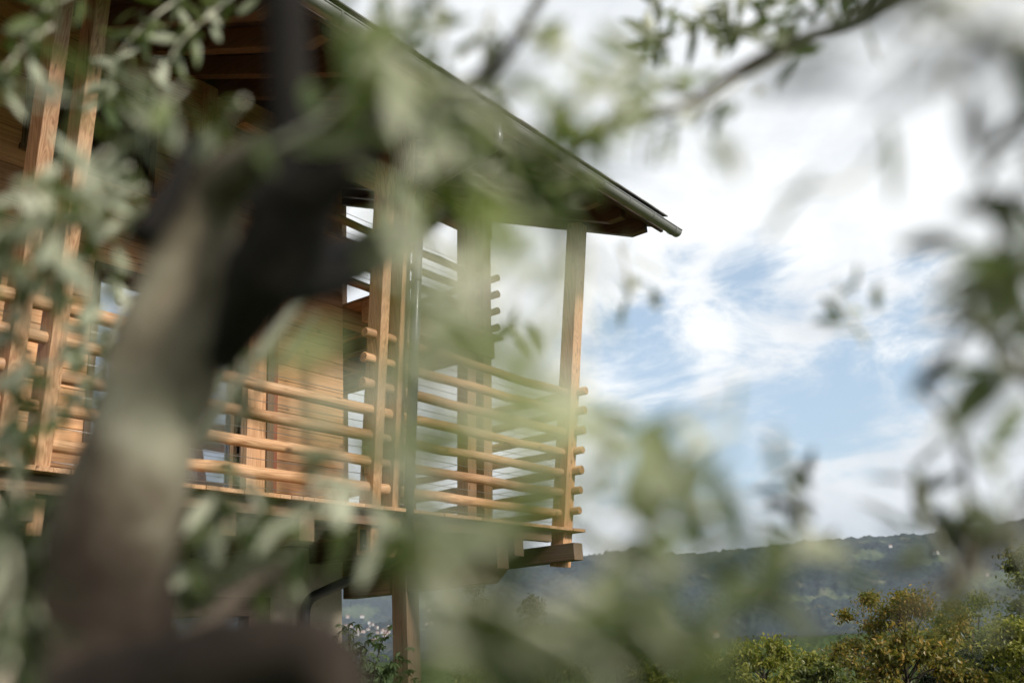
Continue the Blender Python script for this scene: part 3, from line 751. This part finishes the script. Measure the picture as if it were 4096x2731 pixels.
SPR = [
 # upper left, moderately soft
 ([(520, -90, 1.6), (420, -10, 1.55), (330, 60, 1.5), (260, 150, 1.5), (240, 240, 1.5)], 46),
 ([(600, -60, 1.5), (500, 20, 1.45), (420, 90, 1.4), (380, 160, 1.4)], 30),
 ([(250, -60, 1.3), (160, -10, 1.25), (100, 20, 1.2)], 16),
 ([(120, 60, 1.3), (60, 100, 1.25), (20, 150, 1.2), (-20, 180, 1.2)], 24),
 ([(400, 330, .85), (320, 270, .82), (240, 220, .8), (150, 230, .8), (60, 190, .8)], 17),
 ([(420, 200, .8), (380, 240, .8), (320, 300, .82), (290, 360, .85)], 14),
 ([(560, 230, .8), (520, 290, .82), (500, 340, .85)], 7),
 ([(300, 380, 1.0), (240, 420, 1.0), (170, 470, 1.0), (90, 520, 1.0), (20, 540, 1.0)], 24),
 ([(120, 380, .95), (70, 450, .95), (30, 540, .95), (0, 640, .95)], 30),
 ([(330, 480, 1.05), (250, 540, 1.05), (170, 620, 1.05), (100, 660, 1.05)], 24),
 ([(260, 640, 1.2), (210, 710, 1.2), (150, 790, 1.2), (110, 900, 1.2), (120, 980, 1.2)], 40),
 ([(280, 700, 1.15), (240, 800, 1.15), (210, 880, 1.15), (150, 940, 1.15)], 28),
 ([(60, 820, 1.0), (40, 900, 1.0), (20, 980, 1.0), (40, 1080, 1.0)], 22),
 ([(30, 1100, .8), (50, 1200, .8), (40, 1300, .8), (70, 1400, .8), (60, 1480, .8)], 44, 2),
 ([(110, 1180, .8), (90, 1280, .8), (60, 1350, .8)], 22),
 # beside and under the trunk
 ([(480, 1060, .95), (500, 1150, .95), (480, 1240, .95), (430, 1340, .95), (410, 1440, .95)], 46),
 ([(560, 1090, .9), (600, 1180, .9), (620, 1260, .9), (560, 1330, .9)], 24),
 ([(700, 1080, .9), (740, 1150, .85), (720, 1220, .85), (640, 1290, .85)], 17),
 ([(770, 1040, .85), (820, 1110, .8), (860, 1180, .8), (900, 1240, .8)], 17),
 ([(540, 800, 1.0), (555, 850, 1.0), (530, 930, 1.0)], 8),
 # over the right limb and roof
 ([(620, 340, .62), (720, 290, .6), (800, 220, .6), (880, 150, .6), (930, 110, .6)], 14),
 ([(760, 60, .66), (860, 100, .64), (960, 180, .62), (1040, 230, .62)], 9),
 ([(880, 320, .9), (960, 290, .9), (1040, 270, .9), (1100, 320, .9)], 9),
 ([(930, 250, .8), (1000, 330, .85), (980, 420, .9), (950, 500, .95), (945, 560, 1.0)], 15),
 ([(1130, 20, .9), (1110, 110, .9), (1120, 200, .9), (1080, 270, .9)], 17),
 ([(980, -30, .85), (1020, 60, .85), (990, 150, .85)], 7),
 ([(880, -40, .8), (920, 20, .8), (900, 90, .8)], 9),
 ([(1120, 330, .95), (1200, 380, .95), (1260, 400, .95), (1320, 380, .95)], 17),
 ([(1080, 400, 1.0), (1150, 440, 1.0), (1230, 460, 1.0)], 12),
 ([(1040, 360, .55), (1130, 420, .5), (1220, 470, .5), (1260, 520, .5)], 8),
 ([(1180, 60, .75), (1280, 110, .72), (1360, 160, .7), (1420, 240, .62)], 11, 1),
 ([(1480, 130, .6), (1400, 190, .57), (1320, 250, .55), (1230, 290, .55)], 13, 1),
 ([(1520, 180, .8), (1440, 240, .8), (1360, 300, .8), (1280, 330, .7)], 12, 1),
 # upper right, hanging from the long thin branch
 ([(1700, -40, 1.4), (1640, 30, 1.4), (1560, 70, 1.4), (1500, 120, 1.4)], 34),
 ([(1830, -40, 1.4), (1770, 20, 1.4), (1700, 70, 1.4), (1640, 100, 1.4)], 30),
 ([(1960, -30, 1.3), (1880, 10, 1.3), (1810, 60, 1.3)], 22),
 ([(1560, -30, 1.5), (1500, 10, 1.5), (1480, 80, 1.5)], 18),
 # middle: the thin veil of leaves close to the lens, backlight in their colour
 ([(880, 610, .36), (940, 640, .33), (1000, 660, .31), (1090, 700, .30), (1140, 800, .29)], 6, 1),
 ([(960, 560, .40), (1030, 640, .38), (1080, 760, .36)], 4, 1),
 ([(960, 800, .31), (1040, 880, .30), (1120, 960, .29), (1180, 1040, .28), (1290, 1120, .28)], 6, 1),
 ([(890, 930, .36), (930, 1010, .34), (980, 1100, .31), (1050, 1180, .30)], 5, 1),
 ([(880, 1020, .40), (920, 1100, .38), (980, 1200, .36), (1010, 1300, .36), (1080, 1400, .36)], 6, 1),
 ([(1330, 820, .36), (1300, 900, .33), (1240, 1000, .31), (1210, 1080, .31)], 2, 1),
 ([(850, 1230, .52), (920, 1270, .50), (1000, 1340, .48), (1100, 1420, .40), (1200, 1500, .38)], 9, 3),
 ([(1020, 1330, .40), (1120, 1380, .38), (1220, 1420, .36), (1330, 1480, .36), (1430, 1560, .36)], 7, 3),
 ([(960, 1400, .42), (1040, 1460, .40), (1120, 1530, .40), (1180, 1600, .40)], 6, 3),
 ([(1340, 1340, .42), (1420, 1390, .42), (1500, 1450, .38), (1580, 1540, .36)], 7, 3),
 ([(1360, 1250, .5), (1480, 1330, .5), (1560, 1420, .5)], 7, 0),
 # right of the corner post
 ([(1420, 560, 1.1), (1440, 620, 1.1), (1450, 690, 1.1)], 8),
 ([(1190, 700, 1.2), (1185, 770, 1.2)], 5),
 ([(1700, 980, .55), (1620, 1010, .52), (1540, 1050, .5), (1470, 1110, .5), (1430, 1190, .5)], 13),
 ([(1660, 920, .6), (1570, 970, .6), (1480, 1000, .6), (1400, 1050, .6)], 9, 1),
 ([(1500, 1150, .5), (1470, 1080, .5), (1450, 1010, .5)], 5, 1),
 ([(40, 420, .7), (90, 480, .7), (60, 560, .7)], 5), ([(250, 350, .75), (190, 430, .75), (220, 520, .75)], 2),
 ([(330, 430, .95), (250, 470, .95), (160, 510, .95), (100, 590, .95)], 12), ([(200, 600, 1.0), (120, 640, 1.0), (40, 720, 1.0), (30, 800, 1.0)], 24),
 ([(300, 760, 1.1), (260, 860, 1.1), (250, 960, 1.1), (220, 1040, 1.1)], 22),
 ([(-40, 1140, .6), (10, 1230, .6), (30, 1330, .6), (10, 1440, .6), (30, 1540, .6)], 26, 2),
 ([(120, 1240, .75), (60, 1300, .75), (90, 1400, .75), (40, 1500, .75)], 26),
 ([(1700, 1220, .6), (1620, 1280, .6), (1520, 1300, .6), (1420, 1330, .6)], 15),
 ([(1640, 1330, .6), (1740, 1330, .6), (1830, 1280, .6), (1900, 1230, .6)], 9),
 ([(1680, 330, .5), (1700, 420, .5)], 2), ([(2020, 340, .55), (1950, 420, .55), (1850, 430, .55)], 3),
 ([(1990, 790, 1.0), (1960, 740, 1.0), (1930, 690, 1.0), (1920, 640, 1.0)], 7),
 ([(2420, 300, .55), (2340, 430, .55), (2290, 560, .55), (2270, 700, .55), (2330, 830, .55)], 26, 2),
 ([(2420, 520, .5), (2370, 600, .5), (2340, 720, .5), (2380, 860, .5)], 22, 0),
 ([(2440, 900, .7), (2360, 880, .7), (2290, 820, .7), (2230, 700, .7), (2170, 640, .6)], 7),
 ([(2260, -40, .45), (2160, 40, .44), (2080, 120, .44), (2060, 180, .44)], 4, 2),
 ([(2420, 60, .42), (2320, 90, .4), (2200, 160, .4), (2170, 230, .4)], 4, 2),
 ([(2420, -30, .3), (2300, 20, .3), (2150, 50, .3), (2050, 20, .3)], 9, 2),
 ([(1990, 30, 1.0), (1900, 80, 1.0), (1800, 130, 1.0), (1700, 180, 1.0)], 14), ([(1700, 190, .9), (1620, 240, .9), (1540, 290, .9), (1470, 320, .9)], 13), ([(1600, 250, .8), (1500, 250, .8), (1430, 300, .8)], 6, 1),
 ([(1870, 1290, .9), (1860, 1230, .9), (1830, 1150, .9), (1825, 1110, .9)], 14, 2),
 ([(2200, 1330, .8), (2170, 1260, .8), (2120, 1180, .8), (2110, 1110, .8)], 18, 2),
 ([(2260, 1320, .8), (2220, 1240, .8), (2200, 1150, .8)], 9, 2),
 ([(2360, 1300, .6), (2330, 1200, .6), (2300, 1120, .6), (2290, 1060, .6)], 7),
 ([(2400, 1420, .55), (2330, 1360, .55), (2220, 1330, .55)], 7),
 ([(1060, 560, .36), (1090, 640, .35), (1110, 760, .34), (1090, 880, .34)], 9, 1),
 ([(1180, 620, .37), (1130, 680, .36), (1080, 700, .35), (1020, 690, .35)], 6, 1),
 ([(1120, 1010, .34), (1060, 950, .33), (1010, 880, .33), (980, 820, .34)], 7, 1),
 ([(1330, 560, .42), (1320, 700, .40), (1330, 850, .38), (1310, 980, .38)], 8, 1),
 ([(1360, 980, .38), (1290, 1060, .37), (1220, 1120, .37), (1130, 1130, .37)], 8, 1),
 ([(980, 900, .38), (950, 1000, .38), (960, 1110, .38)], 6, 1),
 ([(1150, 1240, .40), (1080, 1300, .40), (1010, 1290, .40)], 4, 3),
 ([(820, 150, .46), (890, 130, .45), (960, 190, .45), (1020, 240, .46)], 9, 1),
 ([(1080, 240, .45), (1160, 300, .44), (1240, 350, .44), (1330, 420, .45)], 10, 3),
 ([(1040, 330, .50), (1000, 400, .50), (960, 470, .52)], 6, 1),
 ([(960, 1480, .38), (1100, 1500, .37), (1250, 1520, .37), (1380, 1540, .38)], 13, 3),
 ([(1250, 1360, .42), (1380, 1400, .42), (1500, 1420, .42), (1640, 1440, .44)], 13, 3),
 ([(1560, 1500, .45), (1680, 1450, .45), (1780, 1380, .46)], 8, 3),
]
for i, q in enumerate(SPR):
    random.seed(500+i); rng = np.random.default_rng(900+i)
    pts, nl = q[:2]
    spray('leaves', pts, nl, leaf_tone=q[2] if len(q) > 2 else 0, under=.38 if pts[0][0] > 1350 else .52)
random.seed(21); rng = np.random.default_rng(22)
# long bare runs that carry the sprays
limb('branch', [(3900, -190, 1.0, 48), (3570, 0, 1.0, 40), (3400, 100, 1.0, 34), (3190, 165, 1.0, 28), (2970, 275, 1.0, 24), (2790, 395, 1.0, 20), (2600, 470, 1.0, 17), (2440, 515, 1.0, 14), (2230, 640, 1.0, 10)], M['olive_bark'], n=12)
limb('branch', [(800, 1780, .98, 26), (900, 1610, .98, 24), (1010, 1460, .98, 22), (1130, 1295, .98, 20), (1290, 1130, .98, 14)], M['twig'], n=12)
limb('branch', [(850, 1790, 1.0, 15), (975, 1630, 1.0, 15), (1110, 1450, 1.0, 14), (1265, 1250, 1.0, 9)], M['twig'], n=12)
limb('branch', [(4200, 1620, .6, 34), (4050, 1430, .6, 26), (3930, 1330, .6, 20), (3800, 1240, .62, 12)], M['olive_bark'], n=12)
limb('branch', [(3660, 1540, .7, 10), (3780, 1660, .7, 14), (3850, 1830, .7, 17), (3870, 2150, .7, 20), (3800, 2500, .7, 22)], M['olive_bark'], n=12)
limb('branch', [(4200, 1850, .5, 20), (4090, 2080, .5, 22), (3900, 2260, .5, 22), (3600, 2480, .5, 16)], M['olive_bark'], n=12)
# the rest of the crown, above and behind the frame: it shades the trunk
for k in range(15):
    a = random.uniform(0, 2*math.pi); rr = random.uniform(.15, 1.2)
    c = np.array([tb[0]+rr*math.cos(a)-.1, tb[1]+rr*math.sin(a)-.35, random.uniform(.75, 1.7)])
    m = MB(); q = c+rng.normal(0, .2, 3)
    P = [q, q+rng.normal(0, .13, 3), q+rng.normal(0, .22, 3)]
    # keep out of the picture
    ok = True
    for p in P:
        v = p-CAM; dz = v@CF
        if dz > 0 and abs(v@CR/dz) < .72 and abs(v@CU/dz) < .56: ok = False
        if np.linalg.norm(v) < .35: ok = False
    if not ok: continue
    tw = limb3('branch', P, [.005, .004, .002], M['olive_bark'], .03, 8, 4)
    for i in range(60):
        t = random.random()*2; kk = min(int(t), 1); p = P[kk]*(1-(t-kk))+P[kk+1]*(t-kk)+rng.normal(0, .05, 3)
        leaf_mesh(m, p, unit(rng.normal(0, 1, 3)), unit(np.array([0, 0, 1.0])+rng.normal(0, .6, 3)), .06, .016)
    m.build('leaves', [M['olive_top'], M['olive_under']], tw)

# ------------------------------------------------------------------ garden trees
random.seed(31); rng = np.random.default_rng(32)
def leaf_cloud(cent, n, size, sig, aspect=.55):
    "n small diamond leaves scattered round each centre, as arrays"
    cent = np.array(cent); k = len(cent)
    idx = rng.integers(0, k, n)
    d = rng.normal(0, 1, (n, 3)); d /= np.linalg.norm(d, axis=1)[:, None]
    rad = np.abs(rng.normal(0, 1, n))**.7
    p = cent[idx]+d*(np.array(sig)[idx]*rad)[:, None]*np.array([1, 1, .62])
    ax = rng.normal(0, 1, (n, 3)); ax[:, 2] -= .5; ax /= np.linalg.norm(ax, axis=1)[:, None]
    up = rng.normal(0, .55, (n, 3)); up[:, 2] += 1.0
    s = np.cross(ax, up); s /= np.linalg.norm(s, axis=1)[:, None]; nn = np.cross(s, ax)
    ln = size*rng.uniform(.65, 1.3, n)[:, None]
    v = np.stack([p, p+ax*ln*.45+s*ln*aspect*.5+nn*ln*.1, p+ax*ln-nn*ln*.12, p+ax*ln*.45-s*ln*aspect*.5+nn*ln*.1], 1).reshape(-1, 3)
    f = np.arange(4*n).reshape(-1, 4)
    return v, f
def add_leaves(name, v, f, mat, parent):
    me = bpy.data.meshes.new(name); org = np.array(parent['_org'])
    me.from_pydata((v-org).tolist(), [], f.tolist()); me.materials.append(mat); me.update()
    o = bpy.data.objects.new(name, me); scene.collection.objects.link(o); o.parent = parent; return o
def tree(name, label, top, base, rad, mat, nleaf=7000, size=.11, nclump=46, shape='round', group=None, cat='tree', lean=(0, 0)):
    top = np.array(top, float); base = np.array(base, float); H = top[2]-base[2]
    root = empty(name, tuple(base)); tag(root, label, cat, group)
    c0 = .28 if shape != 'cone' else .10
    ax = lambda t: base+(top-base)*t+np.array([math.sin(t*5+H)*.04*H*.3, math.cos(t*4)*.03*H*.3, 0])
    tr = MB().tube([ax(t) for t in np.linspace(0, .93, 10)], [H*.022*(1-t)+.012 for t in np.linspace(0, .93, 10)], 10, wob=.08).build('trunk', M['bark'], root)
    cent = []; sig = []
    lb = MB()
    for i in range(nclump):
        t = c0+(1-c0)*((i+random.random())/nclump)
        u = (t-c0)/(1-c0)
        if shape == 'round': R0 = rad*math.sqrt(max(0.02, 1-(2*u-.85)**2/1.35))*(1-.15*u)
        elif shape == 'cone': R0 = rad*(1-u)**.8+.05
        else: R0 = rad*math.sin(math.pi*min(1, .12+.88*u))**.7
        a = i*2.399+random.uniform(-.5, .5); rr = R0*random.uniform(.35, 1.0)*random.choice([.9, 1, 1.22])
        c = ax(min(1, t))+np.array([math.cos(a)*rr, math.sin(a)*rr, random.uniform(-.04, .05)*H])
        cent.append(c); sig.append(rad*random.choice([.09, .12, .15, .19]))
        s = ax(max(.12, t-.16-.1*random.random()))
        mid = (s+c)/2+np.array([0, 0, .05*rr])
        lb.tube([s, mid, c], [H*.008*(1-t)+.010, H*.005*(1-t)+.008, .005], 6)
    lb.build('limbs', M['bark'], tr)
    v, f = leaf_cloud(cent, nleaf, size, sig)
    add_leaves('crown', v, f, mat, root)
    return root
LM = {
 'yellowgreen': leaf_mat('yellow_green_leaf', (.07, .095, .016), (.22, .22, .04), .4, .4, (.38, .34, .09)),
 'rust': leaf_mat('rusty_leaf', (.055, .07, .016), (.20, .18, .04), .4, .4, (.44, .25, .06)),
 'green': leaf_mat('fresh_green_leaf', (.035, .055, .015), (.13, .145, .04), .4, .4, (.30, .28, .10)),
 'deep': leaf_mat('deep_green_leaf', (.014, .026, .010), (.036, .052, .020), .25, .45),
 'maple': leaf_mat('maple_leaf', (.05, .085, .03), (.12, .16, .07), .4, .4),
}
def gz(x, y): return float(terrain_z(np.array([x]), np.array([y]))[0])
def plant_tree(name, label, px, py, depth, rad, mat, **k):
    t = at(px, py, depth); b = np.array([t[0], t[1], gz(t[0], t[1])-.2])
    return tree(name, label, t, b, rad, LM[mat], **k)
plant_tree('broadleaf_tree', 'slender rust tinged tree with a pointed yellow tip at lower right', 3565, 2360, 19, 1.7, 'rust', nleaf=17000, size=.075, nclump=58)
plant_tree('broadleaf_tree', 'green tree with layered sunlit sprays just right of the rust tinged tree', 3850, 2375, 21, 1.35, 'green', nleaf=15000, size=.08, nclump=46)
plant_tree('broadleaf_tree', 'tall feathery dark green tree at the right edge of the photo', 4110, 2215, 24, 1.6, 'green', nleaf=17000, size=.11, nclump=50)
plant_tree('broadleaf_tree', 'yellow green bushy tree in the bottom right corner', 4100, 2490, 15, 1.3, 'yellowgreen', nleaf=13000, size=.075, nclump=50)
plant_tree('broadleaf_tree', 'low orange leaved tree at the foot of the rust tinged tree', 3600, 2560, 15, 1.1, 'rust', nleaf=10000, size=.085, nclump=34)
plant_tree('broadleaf_tree', 'dark shrubby tree between the layered green tree and the right corner', 3930, 2600, 17, 1.3, 'deep', nleaf=8000, size=.10, nclump=40)
plant_tree('broadleaf_tree', 'yellow green feathery tree at the bottom below the meadow', 3040, 2590, 17, 1.3, 'yellowgreen', nleaf=11000, size=.085, nclump=50)
plant_tree('broadleaf_tree', 'pale green tree left of the feathery one at the bottom edge', 2790, 2620, 17, 1.1, 'yellowgreen', nleaf=9000, size=.085, nclump=44)
plant_tree('broadleaf_tree', 'small fresh green tree at the bottom, left of the rust tinged tree', 3290, 2660, 14, .7, 'green', nleaf=5000, size=.09, nclump=30)
plant_tree('conifer_tree', 'dark pointed tree in the valley gap just right of the supporting post', 1885, 2345, 34, 1.9, 'deep', nleaf=9000, size=.14, nclump=60, shape='cone')
plant_tree('conifer_tree', 'dark ragged conifer standing right of the pointed one', 2130, 2400, 30, 1.6, 'deep', nleaf=9000, size=.13, nclump=60, shape='cone')
plant_tree('broadleaf_tree', 'blurred bright green tree at the bottom centre behind the olive leaves', 2080, 2600, 22, 1.9, 'green', nleaf=9000, size=.11, nclump=50)
plant_tree('broadleaf_tree', 'rounded green tree left of the house shown on the meadow', 2450, 2580, 26, 1.7, 'green', nleaf=8000, size=.12, nclump=44)

# maple shrub under the gallery, palmate leaves on arching stems
def maple():
    b = at(1400, 2900, 8.6); base = np.array([b[0], b[1], gz(b[0], b[1])])
    root = empty('maple_shrub', tuple(base)); tag(root, 'small maple with fingered green leaves under the gallery, left of the post', 'shrub')
    st = MB(); lv = MB()
    tips = [(1395, 2490), (1470, 2560), (1560, 2510), (1430, 2600), (1500, 2650), (1590, 2640), (1640, 2690), (1450, 2700), (1540, 2710), (1380, 2640), (1620, 2610), (1400, 2560), (1345, 2560), (1350, 2680), (1480, 2740), (1570, 2760), (1680, 2740)]
    for (px, py) in tips:
        t = at(px, py, 8.6+random.uniform(-.35, .35)); mid = (base+np.array([0, 0, 1.0])+t)/2+np.array([0, 0, .25])
        pts = [base, base+np.array([0, 0, .5])+rng.normal(0, .05, 3), mid, t]
        cur = []
        for u in np.linspace(0, 1, 12):
            cur.append((1-u)**3*pts[0]+3*u*(1-u)**2*pts[1]+3*u*u*(1-u)*pts[2]+u**3*pts[3])
        st.tube(cur, [.014*(1-u)+.002 for u in np.linspace(0, 1, 12)], 6)
        for i in range(26):
            u = random.uniform(.5, 1.0); k = min(int(u*11), 10); f = u*11-k
            p = cur[k]*(1-f)+cur[k+1]*f+rng.normal(0, .035, 3)
            fw = unit(rng.normal(0, 1, 3)*np.array([1, 1, .3])+np.array([0, 0, -.45])); up = unit(np.array([0, 0, 1.])+rng.normal(0, .3, 3))
            sd_ = unit(np.cross(fw, up))
            L0 = random.uniform(.065, .10)
            for a in (-70, -35, 0, 35, 70):
                dd = fw*math.cos(R(a))+sd_*math.sin(R(a))
                leaf_mesh(lv, p, dd, up, L0*(1-.0045*abs(a)), L0*.26, .25, two=False)
    s = st.build('stems', M['bark'], root); lv.build('leaves', LM['maple'], root)
maple()

# ------------------------------------------------------------------ far houses
HM = [plain('cream_render', (.42, .39, .34), .9, .1), plain('white_render', (.52, .50, .47), .9, .1), plain('pink_render', (.40, .31, .27), .9, .1)]
RM = plain('red_roof', (.20, .10, .075), .8, .3, 2.0)
def far_house(px, py, label, group=None, s=13):
    p = far_point(px, py)
    if p is None: return
    s = s*np.linalg.norm(p-CAM)/FPX/14
    w, l, h = 10*s, random.uniform(12, 17)*s, random.uniform(6, 9)*s; a = random.uniform(0, math.pi); ca, sa = math.cos(a), math.sin(a)
    root = empty('far_house', (p[0], p[1], p[2]-1.5*s)); tag(root, label, 'house', group)
    q = lambda x, y, z: (p[0]+x*ca-y*sa, p[1]+x*sa+y*ca, p[2]-1.5*s+z)
    m = MB(); vs = [q(x*l/2, y*w/2, z) for z in (0, h+2*s) for x, y in ((-1, -1), (1, -1), (1, 1), (-1, 1))]+[q(-l/2, 0, h+2*s+w*.3), q(l/2, 0, h+2*s+w*.3)]
    m.add(vs, [(0, 1, 5, 4), (1, 2, 6, 9, 5), (2, 3, 7, 6), (3, 0, 4, 8, 7), (0, 3, 2, 1)]); m.build('walls', random.choice(HM), root)
    m = MB()
    for sy in (-1, 1):
        e = [q(-l/2-s, sy*(w/2+s), h+1.6*s), q(l/2+s, sy*(w/2+s), h+1.6*s), q(l/2+s, 0, h+2.3*s+w*.3), q(-l/2-s, 0, h+2.3*s+w*.3)]
        m.add(e+[(a_, b_, c_+.35*s) for a_, b_, c_ in e], [(0, 1, 2, 3), (4, 5, 6, 7), (0, 1, 5, 4), (2, 3, 7, 6), (1, 2, 6, 5), (0, 3, 7, 4)])
    m.build('roof', RM, root)
for k in range(32):
    far_house(random.uniform(1368, 1565), random.gauss(2525, 20), 'tiny pale house in the village seen below the timber beam', 'houses of the far village')
for k in range(11):
    far_house(random.uniform(1690, 1800), random.choice([2447, 2490, 2500])+random.gauss(0, 5), 'tiny white house on the far slope right of the supporting post', 'houses on the far slope')
far_house(2857, 2548, 'pale house alone on the light meadow at lower centre', None, 28)
far_house(3562, 2188, 'white farmhouse near the wooded skyline at right'); far_house(3745, 2216, 'small farmhouse just below the skyline farm, beside a light meadow', None, 18)
far_house(3948, 2303, 'tiny house on the green slope near the right edge', None, 14)

# ------------------------------------------------------------------ haze
def haze():
    m = MB().box(-9500, 9500, -9500, 9500, -420, 620)
    n = NT('haze_air'); v = n.N('ShaderNodeVolumePrincipled'); v.inputs['Density'].default_value = HAZE
    v.inputs['Color'].default_value = (.70, .84, 1.0, 1); v.inputs['Anisotropy'].default_value = .2
    n.L(v.outputs[0], n.out.inputs['Volume'])
    o = m.build('haze', n.mat); tag(o, None, None, None, 'stuff'); o['label'] = 'thin bluish air over the valley'
HAZE = 0.00010
haze()
